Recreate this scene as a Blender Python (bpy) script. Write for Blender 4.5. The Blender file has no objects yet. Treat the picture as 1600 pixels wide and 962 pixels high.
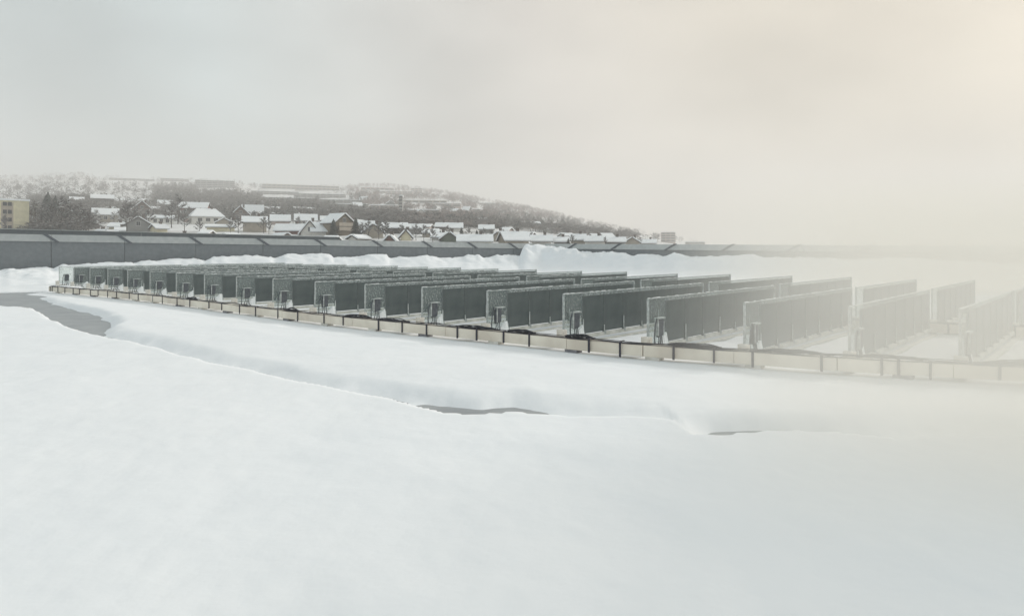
import bpy, math, random
import numpy as np
from mathutils import Vector, Matrix
random.seed(7); R_ = random.Random(11)
S = bpy.context.scene; C = S.collection
# ------------------------------------------------------------------ camera
H, F, HZ = 1.95, 1040.0, 388.0           # eye height, focal length in photo pixels, horizon row of the photo
cam_d = bpy.data.cameras.new('camera'); cam = bpy.data.objects.new('camera', cam_d); C.objects.link(cam)
cam.location = (0, 0, H); cam.rotation_euler = (math.radians(90), 0, 0)
cam_d.sensor_width = 36; cam_d.lens = F / 1600 * 36; cam_d.shift_y = (HZ - 481) / 1600
cam_d.clip_start = 0.1; cam_d.clip_end = 20000
S.camera = cam
# ------------------------------------------------------------------ world, sun, exposure
SUN_AZ, SUN_EL = math.radians(52), math.radians(25)      # to the right of the view, measured clockwise from +Y
sdir = Vector((math.sin(SUN_AZ) * math.cos(SUN_EL), math.cos(SUN_AZ) * math.cos(SUN_EL), math.sin(SUN_EL)))
W = bpy.data.worlds.new('World'); S.world = W; W.use_nodes = True
n, l = W.node_tree.nodes, W.node_tree.links; n.clear()
out = n.new('ShaderNodeOutputWorld'); add = n.new('ShaderNodeAddShader')
sky = n.new('ShaderNodeTexSky'); sky.sky_type = 'NISHITA'; sky.sun_disc = False
sky.sun_elevation = SUN_EL; sky.sun_rotation = SUN_AZ; sky.dust_density = 4
b1 = n.new('ShaderNodeBackground'); b1.inputs[1].default_value = 0.05 * 0.08
l.new(sky.outputs[0], b1.inputs[0])
tc = n.new('ShaderNodeTexCoord'); dot = n.new('ShaderNodeVectorMath'); dot.operation = 'DOT_PRODUCT'
l.new(tc.outputs['Generated'], dot.inputs[0]); dot.inputs[1].default_value = sdir
rmp = n.new('ShaderNodeValToRGB'); l.new(dot.outputs['Value'], rmp.inputs[0])
e = rmp.color_ramp.elements
def srgb(r, g, b):
    f = lambda c: (c / 255 / 12.92 if c < 10.3 else ((c / 255 + .055) / 1.055) ** 2.4)
    return (f(r), f(g), f(b), 1)
e[0].position = 0.0; e[0].color = srgb(196, 207, 209)
e[1].position = 0.99; e[1].color = srgb(214, 205, 188)
for p_, c_ in ((.30, (200, 211, 212)), (.50, (208, 210, 207)), (.68, (212, 207, 199)), (.85, (214, 206, 191))):
    x = e.new(p_); x.color = srgb(*c_)
noi = n.new('ShaderNodeTexNoise'); noi.inputs['Scale'].default_value = 3.4; noi.inputs['Detail'].default_value = 3; noi.inputs['Roughness'].default_value = .4
mp = n.new('ShaderNodeMapping'); mp.inputs['Scale'].default_value = (1, 1, 1.9); mp.inputs['Location'].default_value = (.3, 1.1, .4)
l.new(tc.outputs['Generated'], mp.inputs[0]); l.new(mp.outputs[0], noi.inputs[0])
mr = n.new('ShaderNodeMapRange'); mr.inputs[1].default_value = .3; mr.inputs[2].default_value = .7; mr.inputs[3].default_value = .80; mr.inputs[4].default_value = 1.09
l.new(noi.outputs[0], mr.inputs[0])
mul = n.new('ShaderNodeVectorMath'); mul.operation = 'SCALE'; l.new(rmp.outputs[0], mul.inputs[0]); l.new(mr.outputs[0], mul.inputs['Scale'])
b2 = n.new('ShaderNodeBackground'); b2.inputs[1].default_value = 0.90; l.new(mul.outputs[0], b2.inputs[0])
l.new(b1.outputs[0], add.inputs[0]); l.new(b2.outputs[0], add.inputs[1]); l.new(add.outputs[0], out.inputs[0])
sd = bpy.data.lights.new('sun', 'SUN'); sd.energy = 2.0; sd.angle = math.radians(12); sd.color = (1, .965, .915)
so = bpy.data.objects.new('sun', sd); C.objects.link(so); so.rotation_euler = (-sdir).to_track_quat('-Z', 'Y').to_euler(); so.location = (40, 30, 40)
S.view_settings.view_transform = 'Standard'; S.view_settings.look = 'None'; S.view_settings.exposure = 0.25; S.view_settings.gamma = 1
S.render.engine = 'CYCLES'
S.cycles.volume_bounces = 4; S.cycles.max_bounces = 10; S.cycles.transparent_max_bounces = 24
S.cycles.volume_step_rate = 1.0; S.cycles.volume_max_steps = 128

# ------------------------------------------------------------------ helpers
def at(x, y, z=0.0):
    """world point at height z that the photo shows at pixel x, y (below the horizon)"""
    Y = F * (H - z) / (y - HZ); return ((x - 800) / F * Y, Y)
def zat(y, Y): return H + (HZ - y) * Y / F
def pxx(X, Y): return 800 + F * X / Y
class MB:
    def __init__(s): s.v = []; s.f = []; s.mi = []
    def face(s, pts, m=0):
        b = len(s.v); s.v += [tuple(p) for p in pts]; s.f.append(tuple(range(b, b + len(pts)))); s.mi.append(m)
    def box(s, x0, x1, y0, y1, z0, z1, m=0, M=None):
        P = [Vector(p) for p in ((x0,y0,z0),(x1,y0,z0),(x1,y1,z0),(x0,y1,z0),(x0,y0,z1),(x1,y0,z1),(x1,y1,z1),(x0,y1,z1))]
        if M: P = [M @ p for p in P]
        b = len(s.v); s.v += [tuple(p) for p in P]
        for q in ((0,3,2,1),(4,5,6,7),(0,1,5,4),(1,2,6,5),(2,3,7,6),(3,0,4,7)): s.f.append(tuple(b + i for i in q)); s.mi.append(m)
    def hexa(s, P, m=0):
        b = len(s.v); s.v += [tuple(p) for p in P]
        for q in ((0,3,2,1),(4,5,6,7),(0,1,5,4),(1,2,6,5),(2,3,7,6),(3,0,4,7)): s.f.append(tuple(b + i for i in q)); s.mi.append(m)
    def tube(s, pts, r, k=6, m=0, r1=None):
        pts = [Vector(p) for p in pts]; b = len(s.v); N = len(pts)
        for i, p in enumerate(pts):
            t = (pts[min(i + 1, N - 1)] - pts[max(i - 1, 0)]).normalized()
            u = t.cross(Vector((0, 0, 1)));  u = u.normalized() if u.length > 1e-3 else Vector((1, 0, 0)); w = t.cross(u)
            rr = r if r1 is None else r + (r1 - r) * i / (N - 1)
            for j in range(k):
                a = 2 * math.pi * j / k; s.v.append(tuple(p + rr * (math.cos(a) * u + math.sin(a) * w)))
        for i in range(N - 1):
            for j in range(k):
                a = b + i * k + j; c = b + i * k + (j + 1) % k; s.f.append((a, c, c + k, a + k)); s.mi.append(m)
        s.f.append(tuple(b + j for j in range(k))); s.f.append(tuple(b + (N - 1) * k + j for j in reversed(range(k)))); s.mi += [m, m]
    def mesh(s, name, mats, smooth=False):
        me = bpy.data.meshes.new(name); me.from_pydata(s.v, [], s.f)
        for mt in (mats if isinstance(mats, (list, tuple)) else [mats]): me.materials.append(mt)
        me.polygons.foreach_set('material_index', s.mi)
        if smooth: me.polygons.foreach_set('use_smooth', [True] * len(s.f))
        me.update(); return me
    def obj(s, name, mats, parent=None, smooth=False, bevel=0):
        return link(name, s.mesh(name, mats, smooth), parent)
def link(name, me, parent=None, loc=None, rot=None):
    o = bpy.data.objects.new(name, me); C.objects.link(o)
    if parent: o.parent = parent
    if loc is not None: o.location = loc
    if rot is not None: o.rotation_euler = rot
    return o
def tag(o, label=None, cat=None, group=None, kind=None):
    if label: o['label'] = label
    if cat: o['category'] = cat
    if group: o['group'] = group
    if kind: o['kind'] = kind
    return o
def empty(name, loc, rz=0): return link(name, None, None, loc, (0, 0, rz))

def mat(name, col, rough=.8, noise=None, spec=.3, metal=0, bump=None, col2=None, alpha=None):
    m = bpy.data.materials.new(name); m.use_nodes = True; t = m.node_tree; N, L = t.nodes, t.links; p = N['Principled BSDF']
    p.inputs['Base Color'].default_value = (*col, 1); p.inputs['Roughness'].default_value = rough
    p.inputs['Specular IOR Level'].default_value = spec; p.inputs['Metallic'].default_value = metal
    tc = N.new('ShaderNodeTexCoord')
    if noise:
        nz = N.new('ShaderNodeTexNoise'); nz.inputs['Scale'].default_value = noise; nz.inputs['Detail'].default_value = 5; L.new(tc.outputs['Object'], nz.inputs[0])
        rp = N.new('ShaderNodeValToRGB'); rp.color_ramp.elements[0].position = .35; rp.color_ramp.elements[1].position = .68
        rp.color_ramp.elements[0].color = (*col, 1); rp.color_ramp.elements[1].color = (*(col2 or [c * 1.25 for c in col]), 1)
        L.new(nz.outputs[0], rp.inputs[0]); L.new(rp.outputs[0], p.inputs['Base Color'])
    if bump:
        nb = N.new('ShaderNodeTexNoise'); nb.inputs['Scale'].default_value = bump[0]; nb.inputs['Detail'].default_value = 6; L.new(tc.outputs['Object'], nb.inputs[0])
        bp = N.new('ShaderNodeBump'); bp.inputs['Strength'].default_value = bump[1]; bp.inputs['Distance'].default_value = bump[2]
        L.new(nb.outputs[0], bp.inputs['Height']); L.new(bp.outputs[0], p.inputs['Normal'])
    return m
M_SNOW = mat('snow', (.835, .865, .895), .85, .35, .08, bump=(9, .22, .02), col2=(.86, .885, .91))
M_ROOF = mat('roof_membrane', (.25, .27, .29), .45, 1.6, .5, bump=(30, .3, .004), col2=(.34, .36, .37))
M_BEIGE = mat('weathered_board', (.66, .59, .50), .7, 1.3, .3, bump=(18, .3, .004), col2=(.88, .82, .71))
M_DARK = mat('dark_cable', (.035, .036, .045), .6, 9, .4, col2=(.07, .07, .08))
M_STRAP = mat('dark_strap', (.05, .048, .062), .6)
M_ALU = mat('frosted_metal', (.30, .33, .33), .5, 14, .5, col2=(.58, .61, .60))
M_POST = mat('grey_clamp', (.13, .145, .148), .6, 8, .4, col2=(.22, .24, .24))
M_PAD = mat('rubber_pad', (.19, .185, .2), .8, 9, .2, col2=(.32, .31, .32))
M_RAIL = mat('pale_rail', (.52, .53, .49), .6, 5, .4, col2=(.7, .7, .66))
M_BOX = mat('optimizer_box', (.07, .078, .09), .5, 12, .4, col2=(.13, .14, .155))
M_FOOT = mat('foot_block', (.6, .57, .52), .8, 11, .3, col2=(.74, .72, .67))
M_WALL = mat('grey_cladding', (.2, .215, .225), .6, 4, .4, col2=(.235, .25, .26), bump=(40, .3, .01))
M_CAP = mat('cap_flashing', (.40, .42, .42), .45, 3, .5, col2=(.47, .485, .48))
M_CAPD = mat('cap_joint', (.13, .14, .155), .6)
M_CLOT = mat('snow_crust', (.8, .83, .84), .9, 20, .2, bump=(30, .6, .02), col2=(.88, .9, .9))
# dark glass of the modules, dusted with frost
def m_panel():
    m = mat('solar_glass', (.085, .104, .106), .36, 3.2, .5, col2=(.118, .14, .138)); t = m.node_tree; N, L = t.nodes, t.links; p = N['Principled BSDF']
    base = p.inputs['Base Color'].links[0].from_socket
    tc = N.new('ShaderNodeTexCoord'); nz = N.new('ShaderNodeTexNoise'); nz.inputs['Scale'].default_value = 95; nz.inputs['Detail'].default_value = 2; L.new(tc.outputs['Object'], nz.inputs[0])
    r = N.new('ShaderNodeMapRange'); r.inputs[1].default_value = .62; r.inputs[2].default_value = .75; r.inputs[4].default_value = .35; L.new(nz.outputs[0], r.inputs[0])
    sp = N.new('ShaderNodeSeparateXYZ'); L.new(tc.outputs['Object'], sp.inputs[0])
    g = N.new('ShaderNodeMapRange'); g.inputs[1].default_value = .35; g.inputs[2].default_value = 1.0; L.new(sp.outputs['Z'], g.inputs[0])
    k = N.new('ShaderNodeMath'); k.operation = 'MULTIPLY'; L.new(r.outputs[0], k.inputs[0]); L.new(g.outputs[0], k.inputs[1])
    mx = N.new('ShaderNodeMixRGB'); L.new(k.outputs[0], mx.inputs[0]); L.new(base, mx.inputs[1]); mx.inputs[2].default_value = (.5, .53, .54, 1)
    L.new(mx.outputs[0], p.inputs['Base Color']); return m
M_PANEL = m_panel()
# clear border glass with stuck frost: part see-through, part white speckle and streaks
def m_frost(name, lo, hi, thr):
    m = bpy.data.materials.new(name); m.use_nodes = True; t = m.node_tree; N, L = t.nodes, t.links; N.clear()
    o = N.new('ShaderNodeOutputMaterial'); mix = N.new('ShaderNodeMixShader'); tr = N.new('ShaderNodeBsdfTransparent'); tr.inputs[0].default_value = (.86, .89, .88, 1)
    p = N.new('ShaderNodeBsdfPrincipled'); p.inputs['Base Color'].default_value = (.62, .66, .66, 1); p.inputs['Roughness'].default_value = .6
    tc = N.new('ShaderNodeTexCoord'); mp = N.new('ShaderNodeMapping'); mp.inputs['Scale'].default_value = (1, 1, .42); L.new(tc.outputs['Object'], mp.inputs[0])
    nz = N.new('ShaderNodeTexNoise'); nz.inputs['Scale'].default_value = 40; nz.inputs['Detail'].default_value = 4; nz.inputs['Roughness'].default_value = .65; L.new(mp.outputs[0], nz.inputs[0])
    r = N.new('ShaderNodeMapRange'); r.inputs[1].default_value = thr; r.inputs[2].default_value = thr + .12; r.inputs[3].default_value = lo; r.inputs[4].default_value = hi
    L.new(nz.outputs[0], r.inputs[0]); L.new(r.outputs[0], mix.inputs[0]); L.new(tr.outputs[0], mix.inputs[1]); L.new(p.outputs[0], mix.inputs[2]); L.new(mix.outputs[0], o.inputs[0]); return m
M_FROST = m_frost('frosted_glass', .10, .50, .53)
M_FROSTT = m_frost('frosted_glass_top', .22, .62, .48)

# numpy value noise
_rng = np.random.default_rng(5); _T = _rng.random((256, 256))
def vn(x, y):
    xi = np.floor(x).astype(int); yi = np.floor(y).astype(int); fx = x - xi; fy = y - yi
    fx = fx * fx * (3 - 2 * fx); fy = fy * fy * (3 - 2 * fy)
    g = lambda a, b: _T[a & 255, b & 255]
    return (g(xi, yi) * (1 - fx) + g(xi + 1, yi) * fx) * (1 - fy) + (g(xi, yi + 1) * (1 - fx) + g(xi + 1, yi + 1) * fx) * fy - .5
def fbm(x, y, o=4):
    s = 0; a = 1
    for i in range(o): s = s + a * vn(x * 2 ** i + 17.3 * i, y * 2 ** i + 5.1 * i); a *= .5
    return s
def ss(a, b, x):
    t = np.clip((x - a) / (b - a), 0, 1); return t * t * (3 - 2 * t)
def grid_obj(name, X, Y, Z, keep, m, smooth=True):
    r, c = X.shape; me = bpy.data.meshes.new(name)
    idx = np.arange(r * c).reshape(r, c); q = np.stack([idx[:-1, :-1], idx[:-1, 1:], idx[1:, 1:], idx[1:, :-1]], -1).reshape(-1, 4)
    if keep is not None: k = (keep[:-1, :-1] & keep[1:, 1:] & keep[:-1, 1:] & keep[1:, :-1]).reshape(-1); q = q[k]
    me.vertices.add(r * c); me.vertices.foreach_set('co', np.stack([X, Y, Z], -1).astype(np.float32).ravel())
    me.loops.add(q.size); me.loops.foreach_set('vertex_index', q.astype(np.int32).ravel())
    me.polygons.add(len(q)); me.polygons.foreach_set('loop_start', (np.arange(len(q)) * 4).astype(np.int32)); me.polygons.foreach_set('loop_total', np.full(len(q), 4, np.int32))
    me.polygons.foreach_set('use_smooth', np.ones(len(q), bool)); me.materials.append(m); me.update(); me.validate()
    return link(name, me)

# ------------------------------------------------------------------ layout on the roof
ROWPX = [92, 115, 140, 168, 199, 234, 275, 319, 369, 426, 492, 570, 659, 761, 880, 1012, 1163, 1327, 1500]
ROWTOP = [28.6, 29.6, 30.9, 32.4, 34.1, 36.0, 38.2, 41.0, 44.3, 48.0, 51.8, 56.0, 61.0, 66.0, 71.5, 77.8, 84.0, 90.0, 95.0]
ROWDIR = Vector((.678, .735, 0)); RAZ = math.atan2(.735, .678)
rows = []
for x, d in zip(ROWPX, ROWTOP):
    Y = .9 * F / d; rows.append(Vector(((x - 800) / F * Y, Y, 0)))
TZ = .30
tray_px = [(80, 447), (165, 454), (250, 462), (400, 479), (500, 490), (587, 498.5), (700, 509), (831, 521), (970, 534), (1117, 544), (1200, 549), (1283, 555), (1450, 564), (1600, 570.5), (1760, 577)]
TRAY = [Vector((*at(x, y, TZ), 0)) for x, y in tray_px]
def along(P, s):
    for a, b in zip(P, P[1:]):
        L_ = (b - a).length
        if s <= L_: return a + (b - a) * (s / L_)
        s -= L_
    return P[-1].copy()
TLEN = sum((b - a).length for a, b in zip(TRAY, TRAY[1:]))
def tray_at_px(x, P=TRAY):
    for a, b in zip(P, P[1:]):
        xa, xb = pxx(a.x, a.y), pxx(b.x, b.y)
        if xa <= x <= xb:
            # intersection of the ray through column x with segment a-b
            k = (x - 800) / F; t = (k * a.y - a.x) / ((b.x - a.x) - k * (b.y - a.y)); return a + (b - a) * t
    return P[-1].copy()
WL0 = Vector((-32.3, 42, 0)); WC = Vector((2.9, 60, 0)); WR0 = Vector((29.2, 38, 0))
WLd = (WC - WL0).normalized(); WRd = (WR0 - WC).normalized()
WLa = WL0 - WLd * 34; WRb = WR0 + WRd * 22

# ------------------------------------------------------------------ setting: roof slab and the snow on it
mb = MB()
P = [(-66, -14), (50, -14), (WRb.x, WRb.y), (WC.x, WC.y), (WLa.x, WLa.y), (-66, 10)]
mb.face([(x, y, 0) for x, y in P])
for i in range(6): a, b = P[i], P[(i + 1) % 6]; mb.face([(a[0], a[1], -11), (b[0], b[1], -11), (b[0], b[1], 0), (a[0], a[1], 0)])
tag(mb.obj('flat_roof', M_ROOF), kind='structure')

a = np.linspace(-1.12, 1.12, 760)[None, :]; t = np.linspace(0, 1, 800)[:, None]
GY = -4 + 70 * t ** 1.75 + 0 * a; GX = a * (GY + 8)
Z = .14 + .05 * fbm(GX * .35, GY * .35, 3) + .022 * fbm(GX * 1.5 + 9, GY * 1.5, 4) + .006 * fbm(GX * 7, GY * 7, 2)
# soft furrow left by a walked path, crest edge traced from its place on the roof
edge = [(-400, 452), (0, 475), (55, 481), (110, 509), (150, 521), (200, 530), (260, 545), (330, 563), (400, 575), (470, 593), (540, 604), (600, 615), (650, 628), (700, 639), (750, 642), (800, 637), (850, 641), (900, 642), (1000, 643), (1050, 650), (1080, 672), (1130, 671), (1180, 667), (1240, 664), (1300, 667), (1400, 678), (1500, 673), (1600, 672), (1900, 680)]
ew = np.array([at(x, y, .15) for x, y in edge])
d = GY - np.interp(GX, ew[:, 0], ew[:, 1]); d = d + .05 * fbm(GX * 2.2, GY * .3, 3)
xp = np.array([-60, -20, -10.5, -8, -5, -3, -1.4, -.8, -.2, .5, 1.0, 1.5, 1.8, 2.12, 2.8, 3.4, 4.4, 6, 30])
dep = np.interp(GX, xp, [.2, .2, .2, .11, .11, .11, .12, .20, .17, .11, .08, .03, .02, .19, .19, .09, .06, .05, .05])
wid = np.interp(GX, xp, [2, 2, 1.6, 1.0, .9, .9, 1.0, 1.2, 1.25, 1.2, 1.1, .9, .8, .8, .7, .8, .9, .9, .9])
dep = 1.3 * dep * (1 + .5 * fbm(GX * 1.6, GY * 1.6, 3)); near = ss(-.10, .0, d); far = 1 - ss(.12, 1, d / np.maximum(wid, .1))
Z = Z - dep * near * far 
# swept bare roof at the left
pol = np.array([at(x, y, 0) for x, y in [(-260, 438), (0, 446), (82, 451), (96, 459), (150, 464), (60, 466), (85, 476), (120, 487), (160, 497), (176, 507), (150, 522), (112, 512), (58, 482), (0, 476), (-260, 462)]])
def polysd(px, py, V):
    dm = np.full(px.shape, 1e9); ins = np.zeros(px.shape, bool); k = len(V)
    for i in range(k):
        ax, ay = V[i]; bx, by = V[(i + 1) % k]; ex, ey = bx - ax, by - ay
        tt = np.clip(((px - ax) * ex + (py - ay) * ey) / (ex * ex + ey * ey), 0, 1)
        dm = np.minimum(dm, np.hypot(px - ax - tt * ex, py - ay - tt * ey))
        c = ((ay > py) != (by > py)); xx = ax + (py - ay) / np.where(abs(by - ay) < 1e-9, 1e-9, by - ay) * ex
        ins ^= c & (px < xx)
    return np.where(ins, -dm, dm)
sdp = polysd(GX, GY, pol) + .22 * fbm(GX * 1.1, GY * 1.1, 3) + .06
Z = -.06 + (Z + .06) * ss(-.12, .45, sdp)
# strip melted out along the tray, and thinner snow in the panel field behind it
tx = np.array([p.x for p in TRAY]); ty = np.array([p.y for p in TRAY])
ex = np.concatenate([[tx[0] - 12], tx, [tx[-1] + 20]]); ey = np.concatenate([[ty[0] + 9], ty, [ty[-1] - 4]])
dt = (GY - np.interp(GX, ex, ey)) * .8
infield = (GX > tx[0] - .4)
strip = ss(-1.2, -.85, dt + .22 * fbm(GX * 1.4, GY * 1.4, 3)) * infield
Z = np.where(infield, Z * (1 - .45 * ss(-2.6, -1.1, dt)), Z)
Z = np.where(strip > 0, Z * (1 - strip) + strip * (.030 + .02 * fbm(GX * 1.7, GY * 1.7, 2)), Z)
fieldz = .045 + .05 * fbm(GX * 1.3, GY * 1.3, 3)
wf = ss(.12, .35, dt) * infield
Z = np.where(wf > 0, Z * (1 - wf) + wf * fieldz, Z)
# banks shovelled against the walls
RP = [(-900, 470), (-300, 437), (0, 424), (14, 420), (30, 421.5), (50, 419), (72, 418), (84, 420), (96, 414), (112, 415), (130, 411.5), (150, 412), (170, 409.5), (205, 409), (212, 411.5), (222, 407.5), (245, 408), (262, 405.5), (290, 405), (312, 405.5), (320, 407), (332, 401), (350, 400.5), (370, 401.5), (400, 400), (424, 401), (428, 404), (446, 397), (470, 398.5), (500, 396), (517, 397.5), (520, 402.5), (545, 401), (560, 401), (580, 397), (604, 398), (608, 402.5), (640, 402), (656, 400), (668, 399), (678, 400), (684, 402.5), (722, 403), (730, 399), (742, 400), (748, 397.5), (756, 403), (788, 399), (800, 398), (812, 401), (817, 389), (823, 383), (838, 380), (858, 379), (880, 381), (900, 384.5), (918, 390), (938, 391.5), (960, 393.5), (978, 396), (990, 400), (1010, 398), (1034, 400.5), (1052, 396), (1066, 398), (1080, 401), (1100, 401), (1150, 399), (1180, 398.5), (1195, 402), (1290, 404), (1330, 405.5), (1430, 403), (1450, 406.5), (1540, 411), (1600, 412), (2200, 440)]
rx = np.array([p[0] for p in RP]); ry = np.array([p[1] for p in RP])
def wd(a0, dr): return (GX - a0.x) * dr.y - (GY - a0.y) * dr.x      # distance in front (camera side) of a wall line
dL = wd(WL0, WLd); dR = wd(WC, WRd); dw = np.minimum(dL, dR)
PX = pxx(GX, np.maximum(GY, 1)); zr = H + (HZ - (np.interp(PX, rx, ry) )) * GY / F
pile = np.exp(-(np.maximum(dw - 1.3, 0) / (2.0 + 1.2 * ss(700, 850, PX) * (1 - ss(930, 1050, PX)))) ** 1.3)
pile = np.where(dw < 1.3, 1, pile); plw = 1 + 3.2 * (1 - ss(70, 120, PX)); pile = np.where(dw > 1.3, np.exp(-(np.maximum(dw - 1.3, 0) / (2.1 * plw)) ** 1.5), pile)
lump = (1 + 1.2 * np.exp(-((PX - 880) / 80) ** 2)) * (.22 * np.abs(fbm(GX * .9 + 3, GY * .9, 4)) + .10 * fbm(GX * 3.1, GY * 3.1, 3)) * ss(.15, .9, pile)
bz = zr * pile - .06 - .42 * np.exp(-((PX - 885) / 55) ** 2) * pile + lump + .5 * ss(7.5, 3.0, dw) * 0 + .10 * fbm(GX * 1.1, GY * 1.1, 3) * ss(0, .4, pile) * (1 - ss(.75, 1, pile))
mound = .55 * np.exp(-(((GX - 2.6) / 3.2) ** 2 + ((GY - 53.5) / 3.0) ** 2)) * (1 + .9 * fbm(GX * .8, GY * .8, 3))
Z = np.where((dw < 16) & (GY > 20), np.maximum(Z, bz + 0 * mound), Z)
keep = (dw > -.02) & (GX > -65.5) & (GY > -13)
tag(grid_obj('snow_cover', GX, GY, Z, keep, M_SNOW), kind='structure')
def snow_z(x, y):  # nearest height of the snow sheet
    i = int(round(((y + 4) / 70) ** (1 / 1.75) * 799)); j = int(round((x / (y + 8) + 1.12) / 2.24 * 759)); return float(Z[min(max(i, 0), 799), min(max(j, 0), 759)])

# ------------------------------------------------------------------ parapet walls behind the roof
def wall(name, A, B, zA0, zB0, bandA, bandB, label, joints, lean, group):
    """vertical cladding with a light sloping cap band on top; the cap's cover joints stand proud"""
    d_ = (B - A).normalized(); nrm = Vector((d_.y, -d_.x, 0))          # towards the roof interior
    root = empty(name, (0, 0, 0)); tag(root, label, 'wall', group)
    N_ = len(joints) - 1
    z = lambda s: zA0 + (zB0 - zA0) * s; bh = lambda s: bandA + (bandB - bandA) * s
    L_ = (B - A).length
    for s0, s1 in zip(joints, joints[1:]):
        a_, b_ = A + (B - A) * s0, A + (B - A) * s1; g = d_ * .012
        a_ = a_ + g; b_ = b_ - g
        m = MB(); P = []
        for zz in (0, 1):
            for (p, s) in ((a_, s0), (b_, s1)):
                pass
        lo = -.2
        m.hexa([(*(a_ + nrm * .0).xy, lo), (*(b_).xy, lo), (*(b_ - nrm * .35).xy, lo), (*(a_ - nrm * .35).xy, lo),
                (*(a_).xy, z(s0) - bh(s0)), (*(b_).xy, z(s1) - bh(s1)), (*(b_ - nrm * .35).xy, z(s1) - bh(s1)), (*(a_ - nrm * .35).xy, z(s0) - bh(s0))])
        m.obj('cladding_panel', M_WALL, root)
        m = MB()
        e0, e1 = nrm * .10, -nrm * .38
        m.hexa([(*(a_ + e0).xy, z(s0) - bh(s0) + .004), (*(b_ + e0).xy, z(s1) - bh(s1) + .004), (*(b_ + e1).xy, z(s1) - bh(s1) + .004), (*(a_ + e1).xy, z(s0) - bh(s0) + .004),
                (*(a_ - nrm * .12).xy, z(s0)), (*(b_ - nrm * .12).xy, z(s1)), (*(b_ + e1).xy, z(s1)), (*(a_ + e1).xy, z(s0))])
        m.obj('cap_panel', M_CAP, root)
    for s in joints[1:-1]:
        c = A + (B - A) * s; k = lean; m = MB()
        up = z(s) + .03; dn = z(s) - bh(s) - .03; w_ = d_ * (.12)
        t0, t1 = c - d_ * (k * .5), c + d_ * (k * .5)
        q = lambda p, o_, zz: (*(p + nrm * o_).xy, zz)
        m.hexa([q(t1 - w_, .06, dn), q(t1 + w_, .06, dn), q(t1 + w_, .16, dn), q(t1 - w_, .16, dn), q(t0 - w_, -.16, up), q(t0 + w_, -.16, up), q(t0 + w_, -.06, up + .02), q(t0 - w_, -.06, up + .02)])
        m.obj('cap_joint', M_CAPD, root)
    return root
def wparam(A, B, px):
    k = (px - 800) / F; return (k * A.y - A.x) / ((B.x - A.x) - k * (B.y - A.y))
jl = [wparam(WLa, WC, x) for x in (-600, -440, -300, -170, -40, 80, 195, 306, 411, 501, 590, 668, 738, 802)] + [1.0]; jl = [0.0] + [j for j in jl if j > .02]
def lin(A, B, xa, ya, xb, yb):     # heights at both wall ends from two photo readings of an edge
    sa, sb = wparam(A, B, xa), wparam(A, B, xb); Pa, Pb = A + (B - A) * sa, A + (B - A) * sb
    za, zb = zat(ya, Pa.y), zat(yb, Pb.y); g = (zb - za) / (sb - sa); return za - g * sa, za + g * (1 - sa)
lt = lin(WLa, WC, 0, 365, 800, 380); lb = lin(WLa, WC, 0, 376.5, 800, 388)
wall('parapet_wall', WLa, WC, lt[0], lt[1], lt[0] - lb[0], lt[1] - lb[1], 'long grey parapet wall on the left with a pale sloping cap and nine dark cover joints', jl, .75, None)
jr = [0.0] + [wparam(WC, WRb, x) for x in (893, 962, 1047, 1137, 1240, 1352, 1475, 1600, 1760)] + [1.0]
rt = lin(WC, WRb, 900, 381, 1600, 384.5); rb = lin(WC, WRb, 900, 389, 1600, 396)
wall('parapet_wall', WC, WRb, rt[0], rt[1], rt[0] - rb[0], rt[1] - rb[1], 'pale grey parapet wall on the right, fading into glare behind the snow bank', jr, -.8, None)
# higher wall behind the left parapet, ends at the middle
root = empty('upper_parapet', (0, 0, 0)); tag(root, 'darker upper wall strip behind the left parapet, ending squarely above its fifth joint', 'wall')
off = Vector((-WLd.y, WLd.x, 0)) * 1.6; A_ = WLa + off; B_ = WLa + (WC - WLa) * wparam(WLa, WC, 531) + off
B_ = A_ + (WC + off - A_) * wparam(A_, WC + off, 531)
ut = lin(A_, B_, 0, 358.5, 531, 371.5)
jj = np.linspace(0, 1, 13)
for i, (s0, s1) in enumerate(zip(jj, jj[1:])):
    a_, b_ = A_ + (B_ - A_) * s0, A_ + (B_ - A_) * s1; g = WLd * .01; a_ = a_ + g; b_ = b_ - g; o2 = Vector((-WLd.y, WLd.x, 0)) * .4
    z0, z1 = ut[0] + (ut[1] - ut[0]) * s0, ut[0] + (ut[1] - ut[0]) * s1
    m = MB(); m.hexa([(*a_.xy, -.2), (*b_.xy, -.2), (*(b_ + o2).xy, -.2), (*(a_ + o2).xy, -.2), (*a_.xy, z0), (*b_.xy, z1), (*(b_ + o2).xy, z1), (*(a_ + o2).xy, z0)]); m.obj('cladding_panel', M_WALL, root)
    o3 = -o2 * .12
    m = MB(); m.hexa([(*(a_ + o3).xy, z0 + .004), (*(b_ + o3).xy, z1 + .004), (*(b_ + o2 * 1.1).xy, z1 + .004), (*(a_ + o2 * 1.1).xy, z0 + .004), (*(a_ + o3).xy, z0 + .075), (*(b_ + o3).xy, z1 + .075), (*(b_ + o2 * 1.1).xy, z1 + .075), (*(a_ + o2 * 1.1).xy, z0 + .075)]); m.obj('top_flashing', M_CAP, root)

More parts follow.
